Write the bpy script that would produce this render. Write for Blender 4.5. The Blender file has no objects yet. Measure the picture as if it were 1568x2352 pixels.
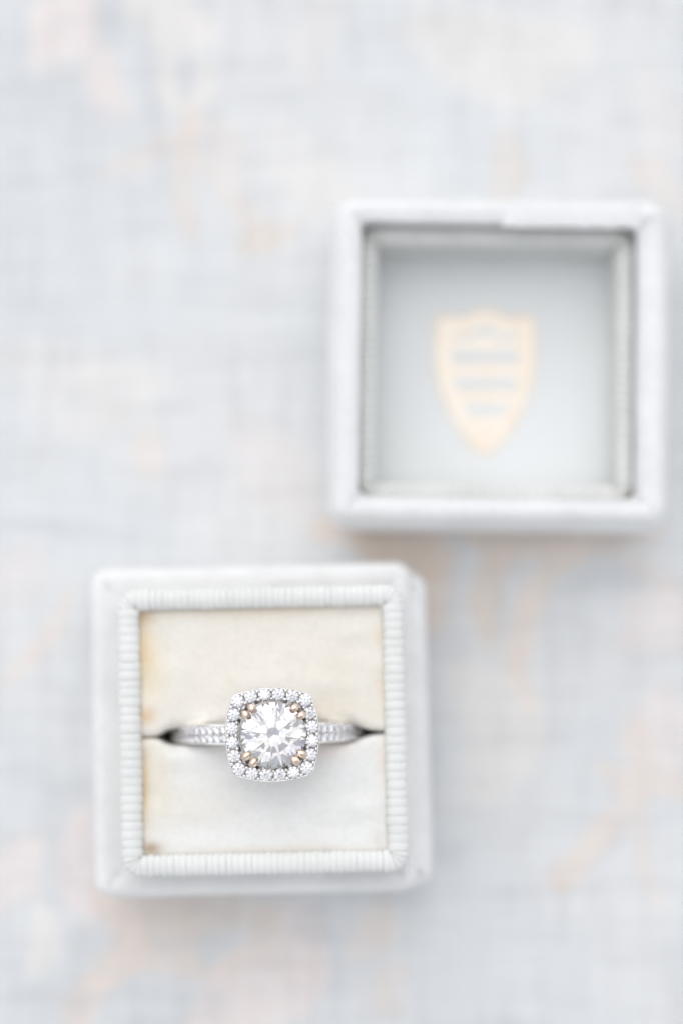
import bpy, math, random
import numpy as np
from mathutils import Vector, Matrix

# ------------------------------------------------------------------ camera, sky, sun, exposure
MM = 0.001
sc = bpy.context.scene
TILT = math.atan(436 / 6533.3)          # the camera leans a little towards the top of the picture
CAM_H = 376.6                           # mm above the cloth
cam_d = bpy.data.cameras.new("camera")
cam = bpy.data.objects.new("camera", cam_d)
sc.collection.objects.link(cam)
sc.camera = cam
cam_d.sensor_fit = 'VERTICAL'
cam_d.sensor_height = 36
cam_d.sensor_width = 24
cam_d.lens = 100
cam_d.clip_start = 0.01
cam_d.clip_end = 100
cam.location = (0, 0, CAM_H * MM)
cam.rotation_euler = (TILT, 0, 0)
cam_d.dof.use_dof = True
cam_d.dof.focus_distance = 342.9 * MM
cam_d.dof.aperture_fstop = 3.8
cam_d.dof.aperture_blades = 0

SUN_EL, SUN_AZ = math.radians(66), math.radians(-18)
world = bpy.data.worlds.new("World")
sc.world = world
world.use_nodes = True
wn = world.node_tree
bg = wn.nodes["Background"]
sky = wn.nodes.new("ShaderNodeTexSky")
sky.sky_type = 'NISHITA'
sky.sun_disc = False
sky.sun_elevation = SUN_EL
sky.sun_rotation = SUN_AZ
sky.air_density = 1.0
sky.dust_density = 1.0
sky.ozone_density = 0.6
hsv = wn.nodes.new("ShaderNodeHueSaturation")      # thin bright overcast: the same sky, greyer
hsv.inputs["Saturation"].default_value = 0.21
wn.links.new(sky.outputs[0], hsv.inputs["Color"])
wn.links.new(hsv.outputs[0], bg.inputs[0])
bg.inputs[1].default_value = 0.12

sun_d = bpy.data.lights.new("sun", 'SUN')
sun = bpy.data.objects.new("sun", sun_d)
sc.collection.objects.link(sun)
sun_d.energy = 0.6
sun_d.angle = math.radians(80)
sun_d.color = (1.0, 0.97, 0.92)
sdir = Vector((math.sin(SUN_AZ) * math.cos(SUN_EL), math.cos(SUN_AZ) * math.cos(SUN_EL), math.sin(SUN_EL)))
sun.rotation_euler = (-sdir).to_track_quat('-Z', 'Y').to_euler()

sc.view_settings.view_transform = 'Standard'
sc.view_settings.look = 'None'
sc.view_settings.gamma = 1
sc.view_settings.exposure = 0.77
sc.render.film_transparent = False
cy = sc.cycles
cy.max_bounces = 24
cy.transmission_bounces = 20
cy.glossy_bounces = 8
cy.diffuse_bounces = 6
cy.caustics_reflective = True
cy.caustics_refractive = True
cy.blur_glossy = 0.3
cy.sample_clamp_indirect = 8
cy.use_denoising = True

F = 6533.3
ct, st = math.cos(TILT), math.sin(TILT)


def at(u, v, z):
    """point at height z (mm) that the photograph shows at (u, v) of 1568 x 2352"""
    a, b = (u - 784) / F, -(v - 1176) / F
    d = np.array([a, b * ct + st, b * st - ct])
    t = (z - CAM_H) / d[2]
    return np.array([d[0] * t, d[1] * t])


# ------------------------------------------------------------------ helpers
rnd = random.Random(4)
nrs = np.random.RandomState(7)


def link(name, me, mat=None, parent=None, loc=None):
    o = bpy.data.objects.new(name, me)
    sc.collection.objects.link(o)
    if mat is not None and len(me.materials) == 0:
        me.materials.append(mat)
    if parent is not None:
        o.parent = parent
    if loc is not None:
        o.location = [c * MM for c in loc]
    return o


def mesh(name, verts, faces, smooth=True):
    me = bpy.data.meshes.new(name)
    me.from_pydata([tuple(c * MM for c in v) for v in verts], [], [tuple(int(i) for i in f) for f in faces])
    me.validate()
    me.polygons.foreach_set("use_smooth", [smooth] * len(me.polygons))
    me.update()
    return me


def empty(name, loc, label, cat, group=None):
    o = bpy.data.objects.new(name, None)
    o.empty_display_size = 0.005
    sc.collection.objects.link(o)
    o.location = [c * MM for c in loc]
    o["label"] = label
    o["category"] = cat
    if group:
        o["group"] = group
    return o


def loft(rings, close_first=False, close_last=False, cyclic=False):
    """rings: list of (N,3) arrays of equal length; closed round each ring"""
    n = len(rings[0])
    v = np.concatenate(rings)
    f = []
    m = len(rings)
    for i in range(m if cyclic else m - 1):
        j = (i + 1) % m
        for k in range(n):
            k2 = (k + 1) % n
            f.append((i * n + k, i * n + k2, j * n + k2, j * n + k))
    if close_first:
        f.append(tuple(range(n))[::-1])
    if close_last:
        f.append(tuple(range((m - 1) * n, m * n)))
    return v.tolist(), f


def rrect(hx, hy, r, n=12, cx=0, cy_=0, seg=24):
    """rounded rectangle, counter-clockwise from +x side, evenly usable for lofting"""
    pts = []
    for q, (sx, sy) in enumerate(((1, 1), (-1, 1), (-1, -1), (1, -1))):
        ox, oy = sx * (hx - r), sy * (hy - r)
        for k in range(n + 1):
            a = math.pi / 2 * (q + k / n)
            pts.append((ox + r * math.cos(a), oy + r * math.sin(a)))
        # straight run to next corner
        nx, ny = ((-1, 1), (-1, -1), (1, -1), (1, 1))[q]
        a = math.pi / 2 * (q + 1)
        e = (nx * (hx - r) + r * math.cos(a), ny * (hy - r) + r * math.sin(a))
        s = pts[-1]
        for k in range(1, seg):
            t = k / seg
            pts.append((s[0] + (e[0] - s[0]) * t, s[1] + (e[1] - s[1]) * t))
    p = np.array(pts)
    p[:, 0] += cx
    p[:, 1] += cy_
    return p


def normals2d(p):
    t = np.roll(p, -1, 0) - np.roll(p, 1, 0)
    n = np.stack([t[:, 1], -t[:, 0]], 1)
    return n / np.linalg.norm(n, axis=1)[:, None]


def wob(n, k, amp, seed):
    """smooth closed 1-d noise round a ring"""
    rs = np.random.RandomState(seed)
    a = np.linspace(0, 2 * math.pi, n, endpoint=False)
    w = np.zeros(n)
    for i in range(1, k):
        w += rs.randn() * np.cos(i * a + rs.rand() * 6.28) / math.sqrt(i)
    return amp * w / math.sqrt(k) * 1.2


def prof_loft(outline, prof, amp=0.0, seed=1, close_last=False, zamp=None):
    nn = normals2d(outline)
    rings = []
    for i, (inset, z) in enumerate(prof):
        p = outline - nn * inset
        w = wob(len(p), 30, amp, seed + i // 3)
        p = p + nn * w[:, None]
        zz = np.full(len(p), float(z)) + wob(len(p), 26, amp if zamp is None else zamp, seed + 50 + i // 3)
        rings.append(np.column_stack([p, zz]))
    return loft(rings, close_last=close_last)


# ------------------------------------------------------------------ materials
def new_mat(name):
    m = bpy.data.materials.new(name)
    m.use_nodes = True
    nt = m.node_tree
    return m, nt, nt.nodes["Principled BSDF"]


def noise(nt, scale, detail=3, rough=0.5, vec=None):
    n = nt.nodes.new("ShaderNodeTexNoise")
    n.inputs["Scale"].default_value = scale
    n.inputs["Detail"].default_value = detail
    n.inputs["Roughness"].default_value = rough
    if vec is not None:
        nt.links.new(vec, n.inputs["Vector"])
    return n.outputs["Fac"]


def coords(nt):
    return nt.nodes.new("ShaderNodeTexCoord").outputs["Object"]


def ramp(nt, fac, stops):
    r = nt.nodes.new("ShaderNodeValToRGB")
    e = r.color_ramp.elements
    while len(e) < len(stops):
        e.new(0.5)
    for x, (p, c) in zip(e, stops):
        x.position = p
        x.color = (*c, 1)
    nt.links.new(fac, r.inputs[0])
    return r.outputs[0]


def mathn(nt, op, a, b=None):
    n = nt.nodes.new("ShaderNodeMath")
    n.operation = op
    for i, x in enumerate((a, b)):
        if x is None:
            continue
        if isinstance(x, (int, float)):
            n.inputs[i].default_value = x
        else:
            nt.links.new(x, n.inputs[i])
    return n.outputs[0]


def mix(nt, a, b, fac, mode='MIX'):
    n = nt.nodes.new("ShaderNodeMix")
    n.data_type = 'RGBA'
    n.blend_type = mode
    for key, x in ((0, fac), (6, a), (7, b)):
        if isinstance(x, (int, float)):
            n.inputs[key].default_value = x
        elif isinstance(x, tuple):
            n.inputs[key].default_value = (*x, 1)
        else:
            nt.links.new(x, n.inputs[key])
    return n.outputs[2]


def bump(nt, p, h, dist, strength=1.0):
    b = nt.nodes.new("ShaderNodeBump")
    b.inputs["Distance"].default_value = dist * MM
    b.inputs["Strength"].default_value = strength
    nt.links.new(h, b.inputs["Height"])
    nt.links.new(b.outputs[0], p.inputs["Normal"])


def velvet(name, c0, c1, sheen=0.25, attr=None, bd=0.12):
    m, nt, p = new_mat(name)
    co = coords(nt)
    big = noise(nt, 180, 4, 0.6, co)
    fine = noise(nt, 3200, 3, 0.7, co)
    col = ramp(nt, big, [(0.32, c0), (0.68, c1)])
    speck = ramp(nt, noise(nt, 1500, 4, 0.7, co), [(0.25, (0.92, 0.92, 0.92)), (0.6, (1, 1, 1))])
    col = mix(nt, col, speck, 1.0, 'MULTIPLY')
    if attr:
        a = nt.nodes.new("ShaderNodeVertexColor")
        a.layer_name = attr
        col = mix(nt, col, a.outputs[0], 1.0, 'MULTIPLY')
    nt.links.new(col, p.inputs["Base Color"])
    p.inputs["Roughness"].default_value = 0.95
    p.inputs["Specular IOR Level"].default_value = 0.15
    p.inputs["Sheen Weight"].default_value = sheen
    p.inputs["Sheen Roughness"].default_value = 0.5
    nap = noise(nt, 700, 5, 0.7, co)
    h = mathn(nt, 'ADD', mathn(nt, 'MULTIPLY', fine, 0.5), nap)
    bump(nt, p, h, bd, 0.8)
    return m


M_velvet = velvet("white_velvet", (0.755, 0.75, 0.74), (0.83, 0.825, 0.815))
M_lidvelvet = velvet("pale_velvet", (0.77, 0.77, 0.765), (0.84, 0.84, 0.835))
M_cushion = velvet("cream_velvet", (0.79, 0.765, 0.71), (0.83, 0.81, 0.77), 0.25, "tint", 0.035)

m, nt, p = new_mat("ribbed_ribbon")
co = coords(nt)
nt.links.new(ramp(nt, noise(nt, 150, 3, 0.6, co), [(0.3, (0.70, 0.705, 0.68)), (0.7, (0.78, 0.78, 0.76))]), p.inputs["Base Color"])
p.inputs["Roughness"].default_value = 0.6
p.inputs["Sheen Weight"].default_value = 0.1
bump(nt, p, noise(nt, 6000, 2, 0.6, co), 0.03, 0.6)
M_rib = m

m, nt, p = new_mat("backing_card")
co = coords(nt)
nt.links.new(ramp(nt, noise(nt, 200, 3, 0.6, co), [(0.3, (0.36, 0.31, 0.24)), (0.7, (0.50, 0.45, 0.37))]), p.inputs["Base Color"])
p.inputs["Roughness"].default_value = 0.9
M_card = m

m, nt, p = new_mat("satin_lining")
co = coords(nt)
nt.links.new(ramp(nt, noise(nt, 60, 3, 0.5, co), [(0.3, (0.76, 0.785, 0.785)), (0.7, (0.80, 0.82, 0.83))]), p.inputs["Base Color"])
p.inputs["Roughness"].default_value = 0.5
p.inputs["Sheen Weight"].default_value = 0.2
bump(nt, p, noise(nt, 400, 4, 0.6, co), 0.03, 0.4)
M_satin = m

m, nt, p = new_mat("gold_foil")
co = coords(nt)
nt.links.new(ramp(nt, noise(nt, 350, 4, 0.6, co), [(0.3, (0.76, 0.66, 0.54)), (0.7, (0.80, 0.75, 0.68))]), p.inputs["Base Color"])
p.inputs["Metallic"].default_value = 0.5
p.inputs["Roughness"].default_value = 0.42
bump(nt, p, noise(nt, 1500, 3, 0.6, co), 0.02, 0.5)
M_foil = m


def metal(name, col, rough):
    m, nt, p = new_mat(name)
    co = coords(nt)
    nt.links.new(ramp(nt, noise(nt, 2500, 3, 0.6, co), [(0.3, tuple(c * 0.94 for c in col)), (0.7, col)]), p.inputs["Base Color"])
    p.inputs["Metallic"].default_value = 1
    r = mathn(nt, 'MULTIPLY_ADD', noise(nt, 900, 4, 0.6, co), 0.12)
    r.node.inputs[2].default_value = rough
    nt.links.new(r, p.inputs["Roughness"])
    bump(nt, p, noise(nt, 5000, 2, 0.5, co), 0.004, 0.5)
    return m


M_white_gold = metal("white_gold", (0.90, 0.885, 0.88), 0.04)
M_rose_gold = metal("rose_gold", (0.85, 0.68, 0.55), 0.0)


def diamond_mat(name, d, scale):
    m = bpy.data.materials.new(name)
    m.use_nodes = True
    nt = m.node_tree
    for n in list(nt.nodes):
        nt.nodes.remove(n)
    out = nt.nodes.new("ShaderNodeOutputMaterial")
    mx = nt.nodes.new("ShaderNodeBsdfGlass")
    mx.distribution = 'BECKMANN'
    mx.inputs["Roughness"].default_value = 0.0
    mx.inputs["IOR"].default_value = 2.418
    vo = nt.nodes.new("ShaderNodeTexVoronoi")
    vo.inputs["Scale"].default_value = scale
    nt.links.new(coords(nt), vo.inputs["Vector"])
    r = nt.nodes.new("ShaderNodeSeparateColor")
    nt.links.new(vo.outputs["Color"], r.inputs[0])
    nt.links.new(ramp(nt, r.outputs[0], [(0.1, (d, d * 0.985, d * 0.94)), (0.35, (d, d, d)), (0.6, (d * 0.985, d, d * 1.01)), (0.95, (d * 0.99, d * 0.96, d * 1.02))]), mx.inputs["Color"])  # pastel cell colours stand in for the stone's dispersed light
    nt.links.new(mx.outputs[0], out.inputs["Surface"])
    return m


M_diamond = diamond_mat("diamond", 0.915, 450)
M_small = diamond_mat("small_diamond", 0.92, 900)
M_pave = diamond_mat("pave_diamond", 0.98, 900)

# ------------------------------------------------------------------ tablecloth (woven, with a pale printed spray of leaves)
X0, X1, Y0, Y1, STEP = -75.0, 75.0, -75.0, 130.0, 0.45
gx = np.arange(X0, X1 + 1e-6, STEP)
gy = np.arange(Y0, Y1 + 1e-6, STEP)
GX, GY = np.meshgrid(gx, gy)


def seg_dist(pts):
    best = np.full(GX.shape, 1e9)
    tt = np.zeros(GX.shape)
    n = len(pts) - 1
    for i in range(n):
        a, b = pts[i], pts[i + 1]
        d = b - a
        L = d @ d
        t = np.clip(((GX - a[0]) * d[0] + (GY - a[1]) * d[1]) / L, 0, 1)
        q = np.hypot(GX - a[0] - t * d[0], GY - a[1] - t * d[1])
        m_ = q < best
        best = np.where(m_, q, best)
        tt = np.where(m_, (i + t) / n, tt)
    return best, tt


def smooth_poly(pts, n=8):
    p = [np.array(q, float) for q in pts]
    p = [2 * p[0] - p[1]] + p + [2 * p[-1] - p[-2]]
    out = []
    for i in range(1, len(p) - 2):
        for k in range(n):
            t = k / n
            out.append(0.5 * (2 * p[i] + (p[i + 1] - p[i - 1]) * t + (2 * p[i - 1] - 5 * p[i] + 4 * p[i + 1] - p[i + 2]) * t * t
                              + (3 * p[i] - p[i - 1] - 3 * p[i + 1] + p[i + 2]) * t ** 3))
    out.append(p[-2])
    return out


PEACH, PINK, TAN, CREAM, GREY = (0.80, 0.71, 0.645), (0.82, 0.75, 0.725), (0.76, 0.655, 0.56), (0.82, 0.79, 0.75), (0.61, 0.62, 0.625)
# strokes of the print, some painting the lid's warm shadow: colour, strength, widths (start, middle, end, in mm), path in photo coordinates
STROKES = [
    (PINK, 0.9, (2.0, 4.2, 2.2), [(105, 120), (140, 60), (190, -20)]),
    (GREY, 0.7, (0.5, 1.3, 0.6), [(110, 170), (180, 175), (235, 148)]),
    (PINK, 0.9, (1.6, 2.4, 1.6), [(225, 130), (235, 190), (268, 245)]),
    (GREY, 0.6, (1.5, 2.0, 0.8), [(240, 20), (265, 80), (280, 100)]),
    (CREAM, 0.9, (2.2, 3.6, 2.6), [(330, 10), (400, 60), (450, 70)]),
    (GREY, 0.6, (1.0, 1.6, 1.2), [(330, 60), (345, 130), (345, 240)]),
    (CREAM, 0.9, (1.0, 1.4, 1.0), [(385, 150), (380, 210), (420, 245), (465, 215), (470, 160)]),
    (GREY, 0.6, (1.0, 1.6, 1.0), [(425, 165), (430, 190), (425, 215)]),
    (GREY, 0.4, (1.5, 2.6, 1.2), [(220, 270), (290, 300), (330, 290)]),
    (PEACH, 0.55, (0.7, 1.1, 0.6), [(440, 260), (425, 300), (330, 360), (240, 400)]),
    (PEACH, 0.6, (0.7, 1.3, 0.9), [(430, 300), (420, 360), (420, 430), (430, 540)]),
    (PEACH, 0.5, (0.8, 1.2, 1.6), [(430, 340), (510, 430), (560, 490), (610, 535)]),
    (PEACH, 0.4, (0.9, 2.6, 0.8), [(450, 290), (500, 310), (520, 350), (540, 400)]),
    (TAN, 0.45, (1.2, 1.8, 0.7), [(555, 570), (610, 545), (680, 520)]),
    (PINK, 0.4, (1.0, 2.6, 1.0), [(740, 0), (715, 100), (725, 200)]),
    (CREAM, 0.5, (2.0, 4.0, 2.0), [(640, 300), (720, 420), (800, 470)]),
    (PEACH, 0.5, (0.8, 2.0, 0.8), [(335, 985), (342, 1040), (350, 1080)]),
    (TAN, 0.4, (1.2, 2.4, 1.2), [(1170, 320), (1165, 400), (1150, 450)]),
    (PEACH, 0.5, (0.8, 2.4, 1.0), [(1440, 370), (1500, 400), (1568, 480)]),
    (PINK, 0.4, (1.5, 3.0, 1.5), [(1480, 180), (1530, 280), (1600, 300)]),
    # under and beside the lid
    (PEACH, 0.95, (1.5, 2.4, 1.2), [(740, 1215), (800, 1210), (900, 1235), (1010, 1240)]),  # warm tint of the lid's shadow, painted in with the print
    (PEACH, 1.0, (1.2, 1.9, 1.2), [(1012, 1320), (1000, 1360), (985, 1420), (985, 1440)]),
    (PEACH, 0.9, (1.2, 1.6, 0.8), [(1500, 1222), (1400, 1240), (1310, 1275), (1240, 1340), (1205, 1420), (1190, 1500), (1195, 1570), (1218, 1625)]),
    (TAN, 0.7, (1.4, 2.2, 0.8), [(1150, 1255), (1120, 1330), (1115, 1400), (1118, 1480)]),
    (GREY, 0.6, (0.6, 1.2, 0.5), [(1290, 1350), (1400, 1325), (1500, 1330), (1550, 1370)]),
    (PEACH, 0.6, (0.8, 1.0, 0.6), [(1300, 1240), (1420, 1270), (1520, 1330), (1590, 1420)]),
    (PINK, 0.7, (2.0, 4.2, 2.5), [(1450, 1470), (1510, 1430), (1590, 1440)]),
    (GREY, 0.6, (0.6, 1.5, 0.8), [(1440, 1500), (1480, 1520), (1568, 1500)]),
    (PINK, 0.7, (1.5, 4.4, 2.0), [(1520, 1600), (1530, 1680), (1590, 1720)]),
    (PEACH, 0.65, (1.0, 1.8, 1.2), [(1450, 1650), (1465, 1720), (1480, 1800)]),
    (PEACH, 0.7, (1.0, 2.2, 0.8), [(1390, 1770), (1440, 1800), (1510, 1790), (1590, 1830)]),
    (PEACH, 0.75, (0.8, 1.7, 1.6), [(1470, 1820), (1400, 1900), (1340, 1960), (1290, 2020)]),
    (GREY, 0.5, (0.5, 0.9, 0.5), [(1470, 1850), (1420, 1915), (1370, 1970)]),
    (PEACH, 0.5, (0.8, 1.2, 1.2), [(1480, 1850), (1475, 1950), (1500, 2060)]),
    # left margin and bottom
    (PEACH, 0.6, (0.6, 1.4, 1.0), [(150, 1370), (120, 1450), (70, 1510), (20, 1550)]),
    (PINK, 0.45, (1.5, 3.4, 1.5), [(60, 1270), (30, 1330), (-20, 1370)]),
    (GREY, 0.5, (1.2, 2.0, 1.0), [(180, 1790), (165, 1840), (185, 1870)]),
    (PINK, 0.9, (1.6, 3.4, 2.2), [(195, 1890), (185, 1980), (220, 2060), (265, 2110)]),
    (GREY, 0.6, (1.2, 1.8, 1.0), [(110, 1870), (125, 1940), (150, 2020)]),
    (PEACH, 0.9, (1.8, 2.2, 1.6), [(240, 2060), (285, 2120), (300, 2180), (240, 2240), (190, 2300), (160, 2380)]),
    (PEACH, 0.75, (1.2, 2.0, 0.8), [(300, 2190), (370, 2200), (440, 2225), (500, 2250)]),
    (GREY, 0.7, (1.4, 3.0, 1.0), [(240, 2120), (215, 2170), (225, 2210)]),
    (GREY, 0.7, (1.2, 2.8, 1.0), [(360, 2110), (400, 2150), (470, 2170), (520, 2100)]),
    (PEACH, 0.6, (0.8, 1.4, 0.8), [(430, 2100), (430, 2170), (425, 2230)]),
    (CREAM, 0.8, (1.2, 1.8, 1.0), [(90, 2090), (110, 2170), (80, 2220)]),
    (PINK, 1.0, (2.5, 5.4, 3.0), [(690, 2120), (660, 2230), (560, 2290), (470, 2380)]),
    (PEACH, 0.6, (1.0, 1.8, 1.0), [(640, 2080), (600, 2150), (520, 2230)]),
    (GREY, 0.7, (1.2, 2.4, 0.8), [(740, 2090), (720, 2130), (760, 2160)]),
    (PEACH, 0.6, (1.0, 2.4, 1.2), [(880, 2075), (870, 2130), (820, 2180)]),
    (GREY, 0.6, (1.5, 3.0, 1.5), [(60, 2290), (130, 2310), (190, 2290)]),
    (PINK, 0.8, (2.0, 3.4, 2.0), [(0, 2050), (30, 2010), (60, 1960)]),
    (GREY, 0.45, (1.5, 3.0, 1.5), [(330, 2330), (420, 2290), (500, 2300)]),
    (PEACH, 0.5, (1.2, 2.0, 1.0), [(900, 2330), (880, 2270), (920, 2220)]),
    (CREAM, 0.6, (2.5, 5.0, 2.5), [(1080, 1560), (1160, 1680), (1120, 1800)]),
    (CREAM, 0.5, (2.5, 5.5, 2.5), [(60, 820), (200, 900), (330, 880)]),
    (CREAM, 0.6, (3.0, 6.0, 3.0), [(980, 60), (1150, 130), (1320, 110)]),
    (PINK, 0.4, (2.0, 4.5, 2.0), [(560, 980), (640, 1090), (700, 1180)]),
    (TAN, 0.9, (1.5, 3.4, 1.8), [(840, 1250), (930, 1290), (1010, 1285)]),  # paints the lid shadow's warm tone into the cloth colour
    (TAN, 0.8, (1.4, 2.8, 1.4), [(1080, 1225), (1200, 1225), (1330, 1222)]),  # painted warm shadow along the lid's lower edge
    (PEACH, 0.7, (1.2, 2.4, 1.2), [(1150, 1265), (1250, 1252), (1350, 1238)]),  # peach part of the painted lid shadow
    (TAN, 0.45, (1.5, 3.0, 1.5), [(330, 2095), (480, 2090), (600, 2105)]),
    (PEACH, 0.6, (1.2, 3.0, 1.6), [(250, 2075), (330, 2110), (440, 2100)]),
    # beyond the picture's edges the spray goes on
    (PEACH, 0.7, (0.8, 1.6, 0.8), [(-60, 600), (-200, 700), (-300, 900), (-280, 1100)]),
    (PINK, 0.7, (1.5, 4.0, 2.0), [(-120, 1200), (-220, 1280), (-350, 1300)]),
    (PEACH, 0.7, (0.8, 1.6, 0.8), [(1640, 900), (1760, 1000), (1820, 1200), (1780, 1400)]),
    (PINK, 0.7, (1.5, 4.0, 2.0), [(1700, 1600), (1800, 1650), (1900, 1600)]),
]


def vnoise(scale, seed, sx=1.0, sy=1.0):
    """value noise on the grid, 0..1"""
    rs = np.random.RandomState(seed)
    u = (GX - X0) / scale / sx
    v = (GY - Y0) / scale / sy
    lat = rs.rand(int(v.max()) + 3, int(u.max()) + 3)
    iu, iv = u.astype(int), v.astype(int)
    fu, fv = u - iu, v - iv
    fu, fv = fu * fu * (3 - 2 * fu), fv * fv * (3 - 2 * fv)
    return (lat[iv, iu] * (1 - fu) + lat[iv, iu + 1] * fu) * (1 - fv) + (lat[iv + 1, iu] * (1 - fu) + lat[iv + 1, iu + 1] * fu) * fv


base = np.zeros(GX.shape + (3,))
k = vnoise(16, 1) * 0.6 + vnoise(7, 2) * 0.4
for c in range(3):
    base[..., c] = np.array((0.69, 0.705, 0.715))[c] * (1 - k) + np.array((0.755, 0.755, 0.75))[c] * k
jit = (vnoise(2.2, 5) - 0.5) * 1.0 + (vnoise(0.9, 6) - 0.5) * 0.7
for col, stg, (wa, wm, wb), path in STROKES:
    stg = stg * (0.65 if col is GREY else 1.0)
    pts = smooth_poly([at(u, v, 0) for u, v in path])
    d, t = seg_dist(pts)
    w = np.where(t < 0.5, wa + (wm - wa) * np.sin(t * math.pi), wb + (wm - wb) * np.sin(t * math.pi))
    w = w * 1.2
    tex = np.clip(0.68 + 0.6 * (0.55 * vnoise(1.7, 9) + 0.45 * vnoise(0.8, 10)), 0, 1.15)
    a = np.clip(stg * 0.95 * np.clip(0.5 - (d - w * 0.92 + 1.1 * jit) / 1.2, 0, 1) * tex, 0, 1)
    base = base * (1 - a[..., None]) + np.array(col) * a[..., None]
slub = 1 - 0.05 * (vnoise(0.9, 11, 9, 1) > 0.70) - 0.05 * (vnoise(0.9, 12, 1, 9) > 0.72) + 0.03 * (vnoise(2.0, 13, 14, 1) - 0.5) + 0.03 * (vnoise(2.0, 14, 1, 14) - 0.5)
base *= slub[..., None]
hz = (vnoise(30, 21) - 0.5) * 0.5 + (vnoise(0.9, 11, 9, 1) - 0.5) * 0.12 + (vnoise(0.9, 12, 1, 9) - 0.5) * 0.12
hz -= hz.max()
hz[0, :] = hz[-1, :] = 0
hz[:, 0] = hz[:, -1] = 0
ny_, nx_ = GX.shape
V = np.column_stack([GX.ravel(), GY.ravel(), hz.ravel()])
ii = np.arange(ny_ * nx_).reshape(ny_, nx_)
Fq = np.stack([ii[:-1, :-1], ii[:-1, 1:], ii[1:, 1:], ii[1:, :-1]], -1).reshape(-1, 4)
# plain surround of the same cloth
BX, BY = 700.0, 700.0
n0 = len(V)
border = list(ii[0, :]) + list(ii[1:, -1]) + list(ii[-1, -2::-1]) + list(ii[-2:0:-1, 0])
bp = V[border]
sx = (X1 - X0) / 2
outer = []
for q in bp:
    cx_, cy2 = (X0 + X1) / 2, (Y0 + Y1) / 2
    outer.append((cx_ + (q[0] - cx_) * BX / ((X1 - X0) / 2), cy2 + (q[1] - cy2) * BY / ((Y1 - Y0) / 2), 0.0))
V2 = np.vstack([V, np.array(outer)])
nb = len(border)
Fo = [(border[(i + 1) % nb], border[i], n0 + i, n0 + (i + 1) % nb) for i in range(nb)]
me = bpy.data.meshes.new("tablecloth")
allF = np.vstack([Fq, np.array(Fo)])
me.vertices.add(len(V2))
me.vertices.foreach_set("co", (V2 * MM).ravel())
me.loops.add(allF.size)
me.loops.foreach_set("vertex_index", allF.ravel().astype(np.int32))
me.polygons.add(len(allF))
me.polygons.foreach_set("loop_start", np.arange(0, allF.size, 4, dtype=np.int32))
me.update(calc_edges=True)
me.validate()
me.polygons.foreach_set("use_smooth", [True] * len(me.polygons))
ca = me.color_attributes.new("print", 'FLOAT_COLOR', 'POINT')  # leaf print plus the painted lid shadow
colv = np.ones((len(V2), 4))
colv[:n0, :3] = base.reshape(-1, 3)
colv[n0:, :3] = (0.70, 0.715, 0.73)
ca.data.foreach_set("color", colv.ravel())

m, nt, p = new_mat("woven_linen")
co = coords(nt)
vc = nt.nodes.new("ShaderNodeVertexColor")
vc.layer_name = "print"  # leaf print plus the painted lid shadow
sep = nt.nodes.new("ShaderNodeSeparateXYZ")
dn = nt.nodes.new("ShaderNodeTexNoise")
dn.inputs["Scale"].default_value = 250
dn.inputs["Detail"].default_value = 2
nt.links.new(co, dn.inputs["Vector"])
vm = nt.nodes.new("ShaderNodeVectorMath")
vm.operation = 'MULTIPLY_ADD'
nt.links.new(dn.outputs["Color"], vm.inputs[0])
vm.inputs[1].default_value = (0.0005, 0.0005, 0)
nt.links.new(co, vm.inputs[2])
nt.links.new(vm.outputs[0], sep.inputs[0])
PITCH = 0.62
fx = 2 * math.pi / (PITCH * MM)
wx = mathn(nt, 'SINE', mathn(nt, 'MULTIPLY', sep.outputs[0], fx))
wy = mathn(nt, 'SINE', mathn(nt, 'MULTIPLY', sep.outputs[1], fx))
weave = mathn(nt, 'ADD', mathn(nt, 'ABSOLUTE', wx), mathn(nt, 'ABSOLUTE', wy))
gaps = ramp(nt, mathn(nt, 'MULTIPLY', weave, 0.5), [(0.05, (0.52, 0.53, 0.54)), (0.45, (1, 1, 1))])
mp = nt.nodes.new("ShaderNodeMapping")
mp.inputs["Scale"].default_value = (60, 1400, 1)
nt.links.new(co, mp.inputs[0])
mp2 = nt.nodes.new("ShaderNodeMapping")
mp2.inputs["Scale"].default_value = (1400, 60, 1)
nt.links.new(co, mp2.inputs[0])
th1 = ramp(nt, noise(nt, 1, 2, 0.6, mp.outputs[0]), [(0.3, (0.91, 0.912, 0.915)), (0.62, (1, 1, 1))])
th2 = ramp(nt, noise(nt, 1, 2, 0.6, mp2.outputs[0]), [(0.3, (0.91, 0.912, 0.915)), (0.62, (1, 1, 1))])
col = mix(nt, vc.outputs[0], gaps, 1.0, 'MULTIPLY')
col = mix(nt, col, th1, 0.9, 'MULTIPLY')
col = mix(nt, col, th2, 0.9, 'MULTIPLY')
hs = mix(nt, col, (1.13, 1.13, 1.13), 1.0, 'MULTIPLY')
nt.links.new(hs, p.inputs["Base Color"])
p.inputs["Roughness"].default_value = 0.9
p.inputs["Specular IOR Level"].default_value = 0.2
bump(nt, p, weave, 0.08, 0.6)
cloth = link("tablecloth", me, m)
cloth["label"] = "pale blue grey woven cloth with a faint peach and pink leaf print under both boxes"
cloth["category"] = "tablecloth"
cloth["kind"] = "structure"


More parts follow.
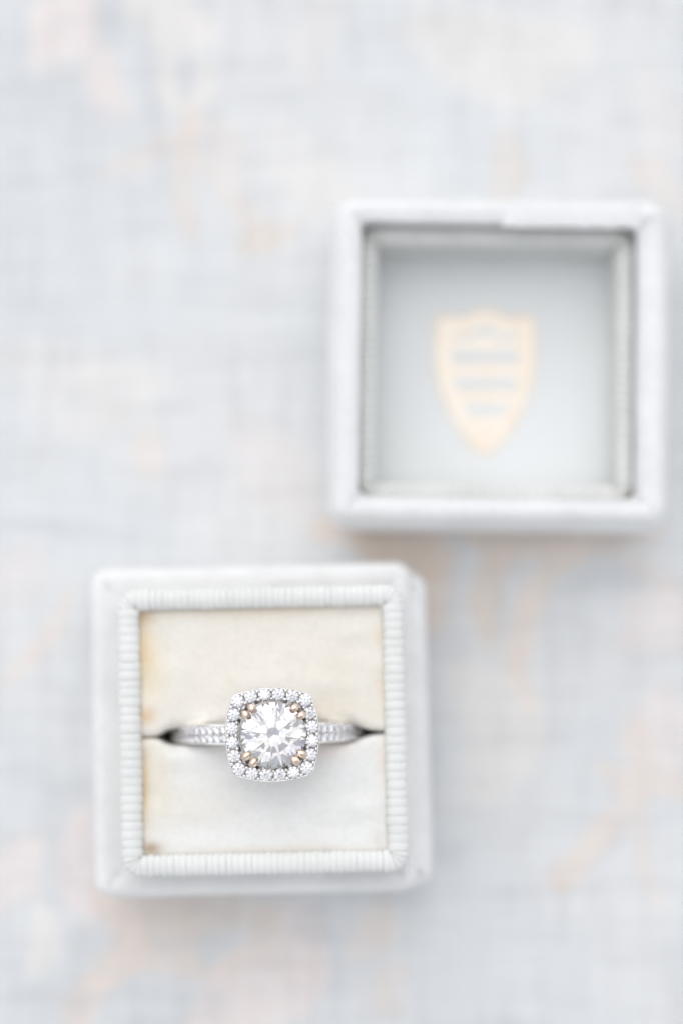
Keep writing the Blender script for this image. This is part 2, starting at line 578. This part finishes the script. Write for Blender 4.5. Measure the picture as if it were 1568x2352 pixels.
# ------------------------------------------------------------------ ribbed collars
def path_rrect(h, hy, r, pitch_x, pitch_y, pitch_c):
    """centre line of a collar as stations (x, y, nx, ny, half step); straight sides and fanned corners"""
    st_ = []
    for q in range(4):
        L = 2 * ((hy if q % 2 == 0 else h) - r)
        pit = pitch_y if q % 2 == 0 else pitch_x
        n = round(L / pit)
        nx, ny = ((1, 0), (0, 1), (-1, 0), (0, -1))[q]
        tx, ty = -ny, nx
        hh = h if q % 2 == 0 else hy
        for k_ in range(n):
            s = -L / 2 + L * (k_ + 0.5) / n
            st_.append(('s', nx * hh + tx * s, ny * hh + ty * s, nx, ny, L / n / 2, 0))
        ca_ = math.pi / 2 * q
        ox, oy = (1, -1, -1, 1)[q] * (h - r), (1, 1, -1, -1)[q] * (hy - r)
        nc = max(3, round(r * math.pi / 2 / pitch_c))
        for k_ in range(nc):
            a = ca_ + math.pi / 2 * (k_ + 0.5) / nc
            st_.append(('c', ox, oy, math.cos(a), math.sin(a), math.pi / 2 / nc / 2, r))
    return st_


def build_ribs(parent, h, hy, r, prof, pitch_x, pitch_y, pitch_c, depth, zj=0.0):
    NS = 7
    for kind, x, y, nx, ny, half, rr in path_rrect(h, hy, r, pitch_x, pitch_y, pitch_c):
        verts, faces = [], []
        jn, jz = rnd.uniform(-0.05, 0.05), rnd.uniform(-0.05, 0.05)
        for i, (nn_, z, bn, bz) in enumerate(prof):
            for j in range(NS):
                t = -1 + 2 * j / (NS - 1)
                b = depth * (math.sqrt(max(0, 1 - (t * 0.97) ** 2)) - 1)
                off = nn_ + bn * (b + jn)
                zz = z + bz * (b + jz)
                if kind == 's':
                    verts.append((x + nx * off - ny * t * half, y + ny * off + nx * t * half, zz))
                else:
                    a = math.atan2(ny, nx) + t * half
                    R_ = max(0.15, rr + off)
                    verts.append((x + R_ * math.cos(a), y + R_ * math.sin(a), zz))
        for i in range(len(prof) - 1):
            for j in range(NS - 1):
                a = i * NS + j
                faces.append((a, a + 1, a + NS + 1, a + NS))
        link("rib", mesh("rib", verts, faces), M_rib, parent)


def u_profile(w, ztop, zout, zin, r=0.9):
    """upside-down U over a collar of thickness w: (offset from centre line, z, bulge n, bulge z)"""
    pr = [(w / 2, zout, 1, 0), (w / 2, ztop - r, 1, 0)]
    for k_ in range(1, 4):
        a = math.pi / 2 * k_ / 3
        pr.append((w / 2 - r + r * math.cos(a), ztop - r + r * math.sin(a), math.cos(a), math.sin(a)))
    pr.append((0, ztop + 0.05, 0, 1))
    for k_ in range(0, 4):
        a = math.pi / 2 + math.pi / 2 * k_ / 3
        pr.append((-w / 2 + r + r * math.cos(a), ztop - r + r * math.sin(a), math.cos(a), math.sin(a)))
    pr.append((-w / 2, zin, -1, 0))
    return pr


# ------------------------------------------------------------------ box base, holding the ring
ZC = 27.0                                  # top of the collar
bc = at(603.5, 1677, ZC)
base_e = empty("ring_box", (bc[0], bc[1], 0),
               "square white velvet ring box bottom with ribbed collar and cream cushion holding the ring", "ring box")
base_e.rotation_euler = (0, 0, math.radians(1.25))

# body, wider across; rim strip, longer up and down
body = rrect(21.2, 20.0, 2.6, cx=-0.35, cy_=-0.35)
bprof = [(3.0, 0.02), (0.9, 0.05), (0.25, 0.8), (0.0, 3.0), (0.0, 9.0), (0.05, 13.5), (0.35, 15.2), (1.0, 16.2), (2.0, 16.5), (4.6, 16.4), (5.2, 16.2)]
v, f = prof_loft(body, bprof, 0.10, 3)
link("velvet_case", mesh("velvet_case", v, f), M_velvet, base_e)
rim = rrect(20.35, 20.75, 2.2, cx=-1.4, cy_=0.05)
rprof = [(0.6, 9.0), (0.15, 12.0), (0.0, 15.0), (0.08, 16.6), (0.35, 17.6), (0.9, 18.25), (1.6, 18.4), (2.2, 18.2), (3.6, 17.9), (5.2, 17.4)]
v, f = prof_loft(rim, rprof, 0.13, 9)
link("velvet_rim", mesh("velvet_rim", v, f), M_velvet, base_e)


# where the velvet of the rim meets end to end
def seam_flap(parent, x0, x1, ya, yb, z, mat, seed):
    rs = np.random.RandomState(seed)
    nu, nv = 40, 9
    vv, ff = [], []
    for i in range(nu):
        u = i / (nu - 1)
        for j in range(nv):
            w = j / (nv - 1)
            x = x0 + (x1 - x0) * u + (0.25 * math.sin(9 * w) if i == 0 else 0)
            y = ya + (yb - ya) * w + 0.05 * rs.randn()
            zz = z + 0.42 * math.sin(math.pi * min(1, max(0, w))) ** 0.5 * min(1, u * 12, (1 - u) * 12 + 0.2) - 0.25 + 0.02 * rs.randn()
            vv.append((x, y, zz))
    for i in range(nu - 1):
        for j in range(nv - 1):
            a = i * nv + j
            ff.append((a, a + nv, a + nv + 1, a + 1))
    return link("seam_overlap", mesh("seam_overlap", vv, ff), mat, parent)


seam_flap(base_e, -0.3, 17.4, 18.1, 20.45, 18.35, M_velvet, 3)

HC = 17.62 - 1.33
core = rrect(HC, HC, 1.1)
v, f = loft([np.column_stack([core + normals2d(core) * o_, np.full(len(core), z)]) for o_, z in
             ((0.95, 16.0), (0.95, ZC - 1.2), (0.5, ZC - 0.55), (-0.5, ZC - 0.55), (-0.95, ZC - 1.2), (-0.95, 14.0))])
link("collar_lining", mesh("collar_lining", v, f), M_card, base_e)
build_ribs(base_e, HC, HC, 1.1, u_profile(2.66, ZC, 16.6, 20.0, 1.0), 0.80, 1.08, 0.42, 0.13)

# cushion halves
SLOT_Y = -0.62
HX = 15.08


def half_gap(x):
    """half the opening of the slot; it is held open where the band goes in"""
    if x > 0:
        xs_, ys_ = (0, 9.0, 10.5, 11.2, 12.2, 13.2, 14.2, 15), (1.12, 1.18, 1.2, 1.08, 0.62, 0.34, 0.22, 0.16)
    else:
        xs_, ys_ = (0, 9.5, 11.0, 12.0, 12.8, 13.3, 14.0, 15), (1.04, 1.06, 1.02, 0.80, 0.30, 0.12, 0.07, 0.10)
    g = float(np.interp(abs(x), xs_, ys_))
    return g


def cushion(sign, seed):
    rs = np.random.RandomState(seed)
    NU, ND = 150, 80
    xs = np.linspace(-HX, HX, NU)
    yend = HX
    rows = []
    lat = rs.randn(9, 9)

    def ln(x, y):
        u = (x + 15) / 30 * 7.9
        w = (abs(y) + 1) / 17 * 7.9
        i, j = int(u), int(w)
        fu, fw = u - i, w - j
        fu, fw = fu * fu * (3 - 2 * fu), fw * fw * (3 - 2 * fw)
        return (lat[i, j] * (1 - fu) + lat[i + 1, j] * fu) * (1 - fw) + (lat[i, j + 1] * (1 - fu) + lat[i + 1, j + 1] * fu) * fw

    vv, ff = [], []
    for i, x in enumerate(xs):
        g = half_gap(x)
        ys = SLOT_Y + sign * g
        wall = sign * yend
        depth_extra = 0.8 * math.exp(-max(0, abs(x) - 10.5) ** 2 / 2.0)
        for j in range(ND):
            if j < 5:
                d = 0
                zd = -(5 - j) * 3.2
            else:
                t = (j - 5) / (ND - 6)
                d = (abs(wall - ys)) * t ** 1.35
                zd = 0
            R1 = 1.1 + depth_extra * 0.7
            R1z = 0.9 + depth_extra * 0.75
            drop = 0
            if d < R1:
                drop += R1z * (1 - math.sqrt(max(0, 1 - (1 - d / R1) ** 2)))
            dw = abs(wall - ys) - d
            Rw = 0.5
            if dw < Rw:
                drop += 0.3 * (1 - math.sqrt(max(0, 1 - (1 - dw / Rw) ** 2)))
            dx = HX - abs(x)
            if dx < 0.5:
                drop += 0.3 * (1 - math.sqrt(max(0, 1 - (1 - dx / 0.5) ** 2)))
            y = ys + sign * d
            z = 25.2 - drop + zd + 0.10 * ln(x, y) + 0.35 * math.cos(x / 15 * 1.4)
            vv.append((x, y, z))
    for i in range(NU - 1):
        for j in range(ND - 1):
            a = i * ND + j
            q = (a, a + ND, a + ND + 1, a + 1)
            ff.append(q if sign > 0 else q[::-1])
    # end walls down
    me_ = mesh("cushion_half", vv, ff)
    # stains
    V_ = np.array(vv)
    tint = np.ones((len(V_), 4))
    tint[:, :3] = (0.995, 1.015, 1.045) if sign < 0 else (1.0, 0.985, 0.955)

    def stain(cx, cy3, rx, ry, col, s):
        nonlocal tint
        a = 0.72 * s * np.exp(-((V_[:, 0] - cx) / rx) ** 2 - ((V_[:, 1] - cy3) / ry) ** 2)
        tint[:, :3] = tint[:, :3] * (1 - a[:, None]) + tint[:, :3] * np.array(col) * a[:, None]

    YEL, BRN, PK = (0.98, 0.86, 0.60), (0.74, 0.50, 0.26), (1.0, 0.86, 0.78)
    if sign > 0:
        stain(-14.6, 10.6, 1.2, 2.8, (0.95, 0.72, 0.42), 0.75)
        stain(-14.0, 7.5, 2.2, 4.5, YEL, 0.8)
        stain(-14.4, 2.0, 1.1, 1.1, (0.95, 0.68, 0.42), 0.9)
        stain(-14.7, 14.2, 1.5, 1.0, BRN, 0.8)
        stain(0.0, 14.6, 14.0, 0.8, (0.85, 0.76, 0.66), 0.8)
        stain(14.4, 11.3, 0.8, 1.2, PK, 0.9)
        stain(14.5, 5.0, 0.6, 2.0, PK, 0.8)
        stain(7.0, 2.4, 5.5, 1.6, (0.96, 0.90, 0.80), 0.9)
        stain(8.0, 8.0, 4.0, 4.0, (0.98, 0.94, 0.88), 0.7)
        stain(-4.0, 6.0, 0.6, 0.5, (0.93, 0.86, 0.76), 0.8)
        stain(-4.0, 9.0, 6.0, 4.0, (0.99, 0.965, 0.92), 0.8)
    else:
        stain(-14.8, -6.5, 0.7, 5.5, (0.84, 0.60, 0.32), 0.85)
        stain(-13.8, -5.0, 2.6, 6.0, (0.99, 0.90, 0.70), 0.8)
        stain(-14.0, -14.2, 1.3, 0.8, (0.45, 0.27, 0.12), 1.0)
        stain(-9.0, -9.5, 5.0, 2.5, (0.985, 0.95, 0.87), 0.8)
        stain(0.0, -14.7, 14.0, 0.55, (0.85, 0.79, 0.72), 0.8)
        stain(14.6, -4.0, 0.6, 3.0, PK, 0.8)
        stain(7.5, -2.6, 3.0, 1.1, (1.0, 0.90, 0.83), 0.9)
        stain(13.9, -13.6, 1.0, 1.0, (0.86, 0.8, 0.76), 0.8)
    at_ = me_.color_attributes.new("tint", 'FLOAT_COLOR', 'POINT')
    at_.data.foreach_set("color", tint.ravel())
    return link("cushion_half", me_, M_cushion, base_e)


cushion(1, 5)
cushion(-1, 8)
pk = rrect(HX + 0.2, HX + 0.2, 0.5)
v, f = loft([np.column_stack([pk, np.full(len(pk), 14.0)]), np.column_stack([pk, np.full(len(pk), 9.0)])], close_first=False, close_last=True)
link("inner_tray", mesh("inner_tray", v, f), M_card, base_e)

# ------------------------------------------------------------------ box lid, lying open side up
ZL = 19.0
lc = at(1143, 826, ZL)
lid_e = empty("box_cover", (lc[0], lc[1], 0),
              "white velvet box lid lying open side up with gold shield on its pale lining", "box lid")
lid_e.rotation_euler = (0, 0, math.radians(-0.7))
HI = 17.6                                  # half the clear opening at the rim
out = rrect(21.2, 20.75, 2.5, cx=0.45, cy_=0.0)
lprof = [(2.5, 0.02), (0.8, 0.1), (0.1, 1.2), (0.2, 4.0), (-0.5, 9.0), (-0.7, 12.5), (-0.2, 15.2), (0.25, 17.4), (0.7, 18.6), (1.5, 19.05), (2.3, 18.95), (2.9, 18.5)]
v, f = prof_loft(out, lprof, 0.12, 31)
nring = len(lprof)
inn = rrect(HI, HI, 1.3)
rings = [np.column_stack([out - normals2d(out) * i_, np.full(len(out), z)]) for i_, z in ()]
NPT = len(out)
verts = [list(q) for q in v]
for k_, (o_, z) in enumerate(((-0.15, 18.7), (0.05, 18.2), (0.12, 17.0), (0.1, 13.0), (0.1, 5.0))):
    p_ = inn + normals2d(inn) * (o_ + wob(NPT, 30, 0.1, 77))[:, None]
    for q in p_:
        verts.append([q[0], q[1], z])
faces = list(f)
for i in range(nring - 1, nring + 4):
    for k_ in range(NPT):
        k2 = (k_ + 1) % NPT
        faces.append((i * NPT + k_, i * NPT + k2, (i + 1) * NPT + k2, (i + 1) * NPT + k_))
link("velvet_case", mesh("velvet_case", verts, faces), M_lidvelvet, lid_e)

seam_flap(lid_e, 0.3, 17.9, 16.95, 20.3, 19.05, M_lidvelvet, 13)
vvz = rrect(1, 1, 0.3)
HR = HI - 0.1 - 1.05
v, f = loft([np.column_stack([c_, np.full(len(c_), z)]) for c_, z in
             ((rrect(HR + 1.0, HR + 1.0, 1.6), 13.7), (rrect(HR - 0.7, HR - 0.7, 1.1), 13.7), (rrect(HR - 0.75, HR - 0.75, 1.1), 3.2))])
link("collar_lining", mesh("collar_lining", v, f), M_card, lid_e)
build_ribs(lid_e, HR, HR, 1.5, u_profile(2.2, 14.6, 9.0, 3.1, 0.45), 0.83, 1.05, 0.5, 0.42)

# satin floor, gently padded
NG = 60
vv, ff = [], []
HFL = HR - 0.85
for i in range(NG):
    for j in range(NG):
        x = -HFL + 2 * HFL * i / (NG - 1)
        y = -HFL + 2 * HFL * j / (NG - 1)
        e = min(HFL - abs(x), HFL - abs(y))
        vv.append((x, y, 3.15 - 0.0 + 0.35 * (1 - math.exp(-e / 1.2))))
for i in range(NG - 1):
    for j in range(NG - 1):
        a = i * NG + j
        ff.append((a, a + NG, a + NG + 1, a + 1))
link("satin_lining", mesh("satin_lining", vv, ff), M_satin, lid_e)

# gold foil shield: outline and the four bars left open, in photo coordinates
inv = Matrix.Rotation(-math.radians(-0.7), 2)


def lloc(u, v, z=3.5):
    w = at(u, v, z) - lc
    q = inv @ Vector((w[0], w[1]))
    return (q[0] * MM, q[1] * MM)


def foil_mesh(name, loops, zz, thick):
    cu = bpy.data.curves.new(name, 'CURVE')
    cu.dimensions = '2D'
    cu.fill_mode = 'BOTH'
    cu.extrude = thick * MM
    cu.resolution_u = 2
    for lp in loops:
        s = cu.splines.new('POLY')
        s.points.add(len(lp) - 1)
        for q, pt in zip(lp, s.points):
            pt.co = (q[0], q[1], 0, 1)
        s.use_cyclic_u = True
    tmp = bpy.data.objects.new("tmp", cu)
    sc.collection.objects.link(tmp)
    dg = bpy.context.evaluated_depsgraph_get()
    me_ = bpy.data.meshes.new_from_object(tmp.evaluated_get(dg))
    bpy.data.objects.remove(tmp)
    bpy.data.curves.remove(cu)
    me_.name = name
    me_.materials.clear()
    for v_ in me_.vertices:
        v_.co.z += zz * MM
    return me_


right_side = [(1113, 706), (1130, 709), (1148, 718), (1168, 725), (1190, 726), (1208, 720), (1222, 724), (1229, 738), (1231, 770),
              (1232, 810), (1230, 850), (1222, 890), (1207, 930), (1188, 970), (1165, 1006), (1140, 1032), (1115, 1046)]
left_side = [(1113 - (x - 1113) * 1.0, y) for x, y in right_side[::-1]][1:-1]
outl = [tuple(q) for q in smooth_poly([*right_side, *left_side, right_side[0]], 4)][:-1]


def bar(xa, xb, y, h, taper=0):
    return [(xa, y - h), (xb, y - h), (xb - taper, y + h), (xa + taper, y + h)]


loops = [[lloc(*q) for q in outl]]
loops.append([lloc(*q) for q in [(1036, 768), (1075, 766), (1095, 754), (1111, 744), (1128, 754), (1148, 766), (1194, 768), (1194, 780), (1148, 781), (1111, 768), (1075, 781), (1036, 780)]])
for b in (bar(1034, 1192, 820, 16), bar(1040, 1190, 882, 16, 5), bar(1062, 1168, 941, 15, 9)):
    loops.append([lloc(*q) for q in b])
loops.append([lloc(*q) for q in [(1110, 985), (1118, 985), (1119, 1003), (1109, 1003)]])
shield = link("gold_shield", foil_mesh("gold_shield", loops, 3.53, 0.02), M_foil, lid_e)


# raised outline of the shield
def tube2d(name, pts, r, z, mat, parent, closed=True):
    P = np.array(pts)
    n = len(P)
    N_ = normals2d(P)
    rings_ = []
    for a in np.linspace(0, 2 * math.pi, 8, endpoint=False):
        rings_.append(np.column_stack([P + N_ * (r * math.cos(a)), np.full(n, z + r * 0.6 * math.sin(a))]))
    v_, f_ = loft(rings_, cyclic=True)
    return link(name, mesh(name, v_, f_), mat, parent)


op = np.array([[q[0] / MM, q[1] / MM] for q in loops[0]])
cen = op.mean(0)
tube2d("shield_edge", cen + (op - cen) * 0.965, 0.16, 3.57, M_foil, lid_e)

# ------------------------------------------------------------------ the ring
HALO = at(625.3, 1687.8, 33.0)
ring = empty("engagement_ring", (HALO[0], HALO[1], 33.0),
             "white gold ring with round diamond and square cushion halo standing in the cream cushion slot", "ring")
ring.scale = (1.03, 1.03, 1.03)
ring.rotation_euler = (math.radians(1.0), math.radians(3.4), math.radians(1.0))


def brilliant(arc=4, rt=0.57, ca=34.5, pa=40.9, rs=0.79, rp=0.2, girdle=0.035):
    ta, tb = math.tan(math.radians(ca)), math.tan(math.radians(pa))
    c225 = math.cos(math.pi / 8)
    V_, F_ = [], []

    def P(r, a, z):
        V_.append((r * math.cos(a), r * math.sin(a), z))
        return len(V_) - 1

    q8 = math.pi / 4
    zt = (1 - rt) * ta
    T = [P(rt, k_ * q8, zt) for k_ in range(8)]
    S = [P(rs, (k_ + 0.5) * q8, (1 - rs * c225) * ta) for k_ in range(8)]
    n = 16 * arc

    def plane_z(p0, p1, p2, x, y):
        a = Vector(p0)
        nn_ = (Vector(p1) - a).cross(Vector(p2) - a)
        return a.z - (nn_.x * (x - a.x) + nn_.y * (y - a.y)) / nn_.z

    def girdle_ring(apex, sgn, z0):
        ids = []
        for k_ in range(n):
            a = k_ / n * 2 * math.pi
            seg = k_ // arc          # 0..15, half facets
            a0, a1 = seg * math.pi / 8, (seg + 1) * math.pi / 8
            g0 = (math.cos(a0), math.sin(a0), z0)
            g1 = (math.cos(a1), math.sin(a1), z0)
            ap = V_[apex[(seg // 2) % 8]]
            x, y = math.cos(a), math.sin(a)
            z = z0 if k_ % arc == 0 else plane_z(g0, g1, ap, x, y)
            ids.append(P(1, a, z))
        return ids

    G1 = girdle_ring(S, 1, 0.0)
    Lp = [P(rp, (k_ + 0.5) * q8, -girdle - (1 - rp * c225) * tb) for k_ in range(8)]
    G2 = girdle_ring(Lp, -1, -girdle)
    cu = P(0, 0, -girdle - tb)
    F_.append(tuple(T))
    for k_ in range(8):
        k2 = (k_ + 1) % 8
        F_.append((T[k_], S[k_], T[k2]))
        F_.append((T[k_], S[k_ - 1], G1[(2 * k_ * arc) % n], S[k_]))
        for h in range(2):
            s0 = (2 * k_ + h) * arc
            F_.append((S[k_],) + tuple(G1[(s0 + q) % n] for q in range(arc + 1)))
            F_.append((Lp[k_],) + tuple(G2[(s0 + q) % n] for q in range(arc, -1, -1)))
        F_.append((cu, Lp[k_], G2[(2 * k_ * arc) % n], Lp[k_ - 1]))
    for k_ in range(n):
        k2 = (k_ + 1) % n
        F_.append((G1[k_], G2[k_], G2[k2], G1[k2]))
    return V_, F_


import bmesh


def fix_normals(me_):
    bm = bmesh.new()
    bm.from_mesh(me_)
    bmesh.ops.recalc_face_normals(bm, faces=bm.faces)
    bm.to_mesh(me_)
    bm.free()


v, f = brilliant(arc=6)
R0 = 3.80
ZG = 0.75
me = mesh("centre_diamond", [(x * R0, y * R0, z * R0) for x, y, z in v], f, smooth=False)
fix_normals(me)
cd = link("centre_diamond", me, M_diamond, ring, (0.14, 0.0, ZG))
cd.rotation_euler = (math.radians(0.8), math.radians(-1.0), math.radians(14))

v, f = brilliant(arc=2, rt=0.55)
small = mesh("halo_diamond", v, f, smooth=False)
fix_normals(small)
small.materials.append(M_small)
pave = small.copy()
pave.name = "pave_diamond"
pave.materials.clear()
pave.materials.append(M_pave)


# halo outline: a square with bowed sides and rounded corners
def bowed(half, corner, fil, na):
    h, c_ = half - fil, corner - fil
    sag = h - c_
    R_ = (c_ * c_ + sag * sag) / (2 * sag)
    pts = []
    am = math.asin(c_ / R_)
    for q in range(4):
        qa = q * math.pi / 2
        for k_ in range(60):
            a = -am + 2 * am * k_ / 59
            x, y, nx, ny = (h - R_) + R_ * math.cos(a), R_ * math.sin(a), math.cos(a), math.sin(a)
            x, y = x + nx * fil, y + ny * fil
            pts.append((x * math.cos(qa) - y * math.sin(qa), x * math.sin(qa) + y * math.cos(qa)))
        x0, y0 = (h - R_) + R_ * math.cos(am), R_ * math.sin(am)
        for k_ in range(1, 20):
            a = am + (math.pi / 2 - 2 * am) * k_ / 20
            x, y = x0 + fil * math.cos(a), y0 + fil * math.sin(a)
            pts.append((x * math.cos(qa) - y * math.sin(qa), x * math.sin(qa) + y * math.cos(qa)))
    P = np.array(pts)
    ang = np.unwrap(np.arctan2(P[:, 1], P[:, 0]))
    r_ = np.hypot(P[:, 0], P[:, 1])
    o_ = np.argsort(ang)
    ang, r_ = ang[o_], r_[o_]
    ang = np.concatenate([ang - 2 * math.pi, ang, ang + 2 * math.pi])
    r_ = np.tile(r_, 3)
    A = np.linspace(0, 2 * math.pi, na, endpoint=False)
    rr_ = np.interp(A, ang, r_)
    return np.column_stack([rr_ * np.cos(A), rr_ * np.sin(A)])


NA = 200
AA = [2 * math.pi * k_ / NA for k_ in range(NA)]
OUT = bowed(5.5, 4.88, 1.1, NA)
ON = normals2d(OUT)
CIR = np.array([(math.cos(a), math.sin(a)) for a in AA])
rings = []
for o_, z in ((0.35, -2.3), (0.05, -1.6), (0.0, -0.3), (0.03, 0.0), (0.09, 0.05), (0.15, 0.0), (0.17, -1.3)):
    rings.append(np.column_stack([OUT - ON * o_, np.full(NA, z)]))
for r_, z in ((3.99, -1.3), (3.98, -0.08), (3.94, -0.02), (3.90, -0.08), (3.88, -1.4), (3.75, -2.3)):
    rings.append(np.column_stack([CIR * r_, np.full(NA, z)]))
v, f = loft(rings, cyclic=True)
me = mesh("halo_setting", v, f)
fix_normals(me)
link("halo_setting", me, M_white_gold, ring)

# stations along the halo by arc length
SP = bowed(4.72, 4.12, 0.5, 2000)
SP = np.vstack([SP, SP[:1]])
cl = np.concatenate([[0], np.cumsum(np.hypot(*np.diff(SP, axis=0).T))])
LT = cl[-1]


def on_halo(s):
    s = s % LT
    x = np.interp(s, cl, SP[:, 0])
    y = np.interp(s, cl, SP[:, 1])
    x2 = np.interp((s + 0.01) % LT, cl, SP[:, 0])
    y2 = np.interp((s + 0.01) % LT, cl, SP[:, 1])
    t = np.array([x2 - x, y2 - y])
    t /= np.linalg.norm(t)
    return np.array([x, y]), np.array([t[1], -t[0]]), t


# bead: a rounded stub of metal
def bead_mesh(name, rx, ry, rz, stem, nseg=12):
    rings_ = []
    rings_.append(np.array([(rx * 0.75 * math.cos(a), ry * 0.75 * math.sin(a), -stem) for a in np.linspace(0, 2 * math.pi, nseg, endpoint=False)]))
    for e_ in (-10, 20, 45, 68, 85):
        c_, s_ = math.cos(math.radians(e_)), math.sin(math.radians(e_))
        rings_.append(np.array([(rx * c_ * math.cos(a), ry * c_ * math.sin(a), rz * s_) for a in np.linspace(0, 2 * math.pi, nseg, endpoint=False)]))
    v_, f_ = loft(rings_, close_last=True)
    me_ = mesh(name, v_, f_)
    fix_normals(me_)
    return me_


bead = bead_mesh("bead", 0.255, 0.255, 0.3, 1.25)
bead.materials.append(M_white_gold)
NST = 20
s45 = None
for k_ in range(2001):
    if SP[k_, 1] >= SP[k_, 0]:
        s45 = cl[k_]
        break
for k_ in range(NST):
    s = s45 + LT * k_ / NST
    P_, N_, T_ = on_halo(s)
    o = bpy.data.objects.new("halo_diamond", small)
    sc.collection.objects.link(o)
    o.parent = ring
    o.location = (P_[0] * MM, P_[1] * MM, rnd.uniform(-0.02, 0.03) * MM)
    o.rotation_euler = (math.radians(rnd.uniform(-8, 8)), math.radians(rnd.uniform(-8, 8)), rnd.uniform(0, 6.28))
    r_ = 0.755 + rnd.uniform(-0.02, 0.015)
    if k_ % 5 == 0:
        r_ = 0.79
    o.scale = (r_, r_, r_)
    P_, N_, T_ = on_halo(s + LT / NST / 2)
    for sd, off in ((1, 0.49), (-1, 0.52)):
        b = bpy.data.objects.new("bead", bead)
        sc.collection.objects.link(b)
        b.parent = ring
        q = P_ + N_ * off * sd + T_ * rnd.uniform(-0.05, 0.05)
        b.location = (q[0] * MM, q[1] * MM, 0.06 * MM)
        b.scale = [rnd.uniform(0.9, 1.12)] * 2 + [1]
        b.rotation_euler = (0, 0, rnd.uniform(0, 3))

# double claws
claw_bead = bead_mesh("claw_tip", 0.60, 0.42, 0.42, 0.2, 20)


def claw(a, tipr, tilt):
    e = bpy.data.objects.new("claw", None)
    # prong shaft as the claw mesh itself: tapered, leaning out then over the girdle
    path = [(2.2, -3.4), (3.1, -2.0), (3.75, -0.6), (4.02, 0.3), (4.08, 0.85)]
    rad = [0.34, 0.36, 0.36, 0.36, 0.33]
    rings_ = []
    for (r_, z), w in zip(path, rad):
        rings_.append(np.array([(r_ + w * math.cos(t), w * math.sin(t), z) for t in np.linspace(0, 2 * math.pi, 12, endpoint=False)]))
    v_, f_ = loft(rings_, close_first=True, close_last=True)
    # faceted hooked tip
    nt_, ns_ = 6, 9
    base_i = len(v_)
    tip = []
    for i in range(nt_ + 1):
        e_ = -math.pi / 2 + math.pi * i / nt_
        for j in range(ns_):
            t = 2 * math.pi * j / ns_
            x = tipr * math.cos(e_) * math.cos(t)
            y = 0.47 * math.cos(e_) * math.sin(t)
            z = 0.40 * math.sin(e_)
            # narrower toward the stone
            y *= 1.0 + 0.28 * x / tipr
            z += -0.18 * max(0, -x)
            tip.append((3.88 + x, y, ZG + 0.34 + z))
    v_ = v_ + tip
    for i in range(nt_):
        for j in range(ns_):
            a_, b_ = base_i + i * ns_ + j, base_i + i * ns_ + (j + 1) % ns_
            f_.append((a_, b_, b_ + ns_, a_ + ns_))
    me_ = mesh("claw", v_, f_, smooth=False)
    fix_normals(me_)
    bpy.data.objects.remove(e)
    o_ = link("claw", me_, M_rose_gold, ring, (0.12, 0, 0))
    o_.rotation_euler = (0, 0, a + tilt)
    return o_


for base_a in (43, 135.5, 225, 317):
    for dlt in (-7.9, 7.9):
        c_ = claw(math.radians(base_a + dlt + rnd.uniform(-0.8, 0.8)), 0.76 + rnd.uniform(-0.06, 0.04), 0)
        c_.scale = (1, 1.0, 1.0)

# gallery under the halo
rings = []
NB = 48
for r_, z in ((3.0, -2.7), (3.3, -2.6), (3.35, -2.9), (3.2, -3.2), (2.9, -3.1)):
    rings.append(np.array([(r_ * math.cos(a), r_ * math.sin(a), z) for a in np.linspace(0, 2 * math.pi, NB, endpoint=False)]))
v, f = loft(rings, cyclic=True)
me = mesh("gallery", v, f)
fix_normals(me)
link("gallery", me, M_white_gold, ring)

# band: open channel section swept round the finger
RB, ZB = 11.7, -14.2
sec = [(-1.5, -1.7), (-1.52, -0.5), (-1.42, -0.02), (-1.27, 0.05), (-1.14, 0.0), (-1.12, -0.5), (1.12, -0.5), (1.14, 0.0), (1.27, 0.05), (1.42, -0.02), (1.52, -0.5), (1.5, -1.7), (0.9, -1.95), (-0.9, -1.95)]
rings = []
NR = 120
for k_ in range(NR):
    th = 2 * math.pi * k_ / NR
    up = max(0, math.cos(th))
    down = max(0, -math.cos(th))
    wsc = 0.78 - 0.14 * down + 0.05 * math.exp(-((abs(math.atan2(math.sin(th), math.cos(th))) - 0.62) / 0.35) ** 2)
    rr_ = []
    for y, h in sec:
        R_ = RB + h * (1 - 0.15 * down)
        rr_.append((R_ * math.sin(th), y * wsc, ZB + R_ * math.cos(th)))
    rings.append(np.array(rr_))
v, f = loft(rings, cyclic=True)
me = mesh("band", v, f)
fix_normals(me)
bo = link("band", me, M_white_gold, ring)
for p_ in me.polygons:
    p_.use_smooth = True
me.set_sharp_from_angle(angle=math.radians(50))

# two rows of pave stones on each shoulder
pb = bead_mesh("pave_bead", 0.16, 0.16, 0.17, 0.5, 8)
pb.materials.append(M_white_gold)
dth = 1.0 / RB
for side in (-1, 1):
    for k_ in range(13):
        th = math.radians(24) + dth * k_
        for row in (-1, 1):
            t_ = side * (th + (0.0 if row > 0 else 0.0))
            o = bpy.data.objects.new("pave_diamond", pave)
            sc.collection.objects.link(o)
            o.parent = ring
            o.location = (RB * math.sin(t_) * MM, row * 0.49 * MM, (ZB + RB * math.cos(t_)) * MM)
            o.rotation_mode = 'XYZ'
            o.rotation_euler = (math.radians(rnd.uniform(-4, 4)) - row * 0.10, t_ + math.radians(rnd.uniform(-4, 4)), rnd.uniform(0, 0.3))
            o.scale = (0.475, 0.475, 0.475)
        for row in (-1, 0, 1):
            t_ = side * (th + dth / 2)
            b = bpy.data.objects.new("pave_bead", pb)
            sc.collection.objects.link(b)
            b.parent = ring
            b.location = (RB * math.sin(t_) * MM, row * 0.80 * MM, (ZB + RB * math.cos(t_)) * MM)
            b.rotation_euler = (0, t_, 0)

bpy.context.view_layer.update()
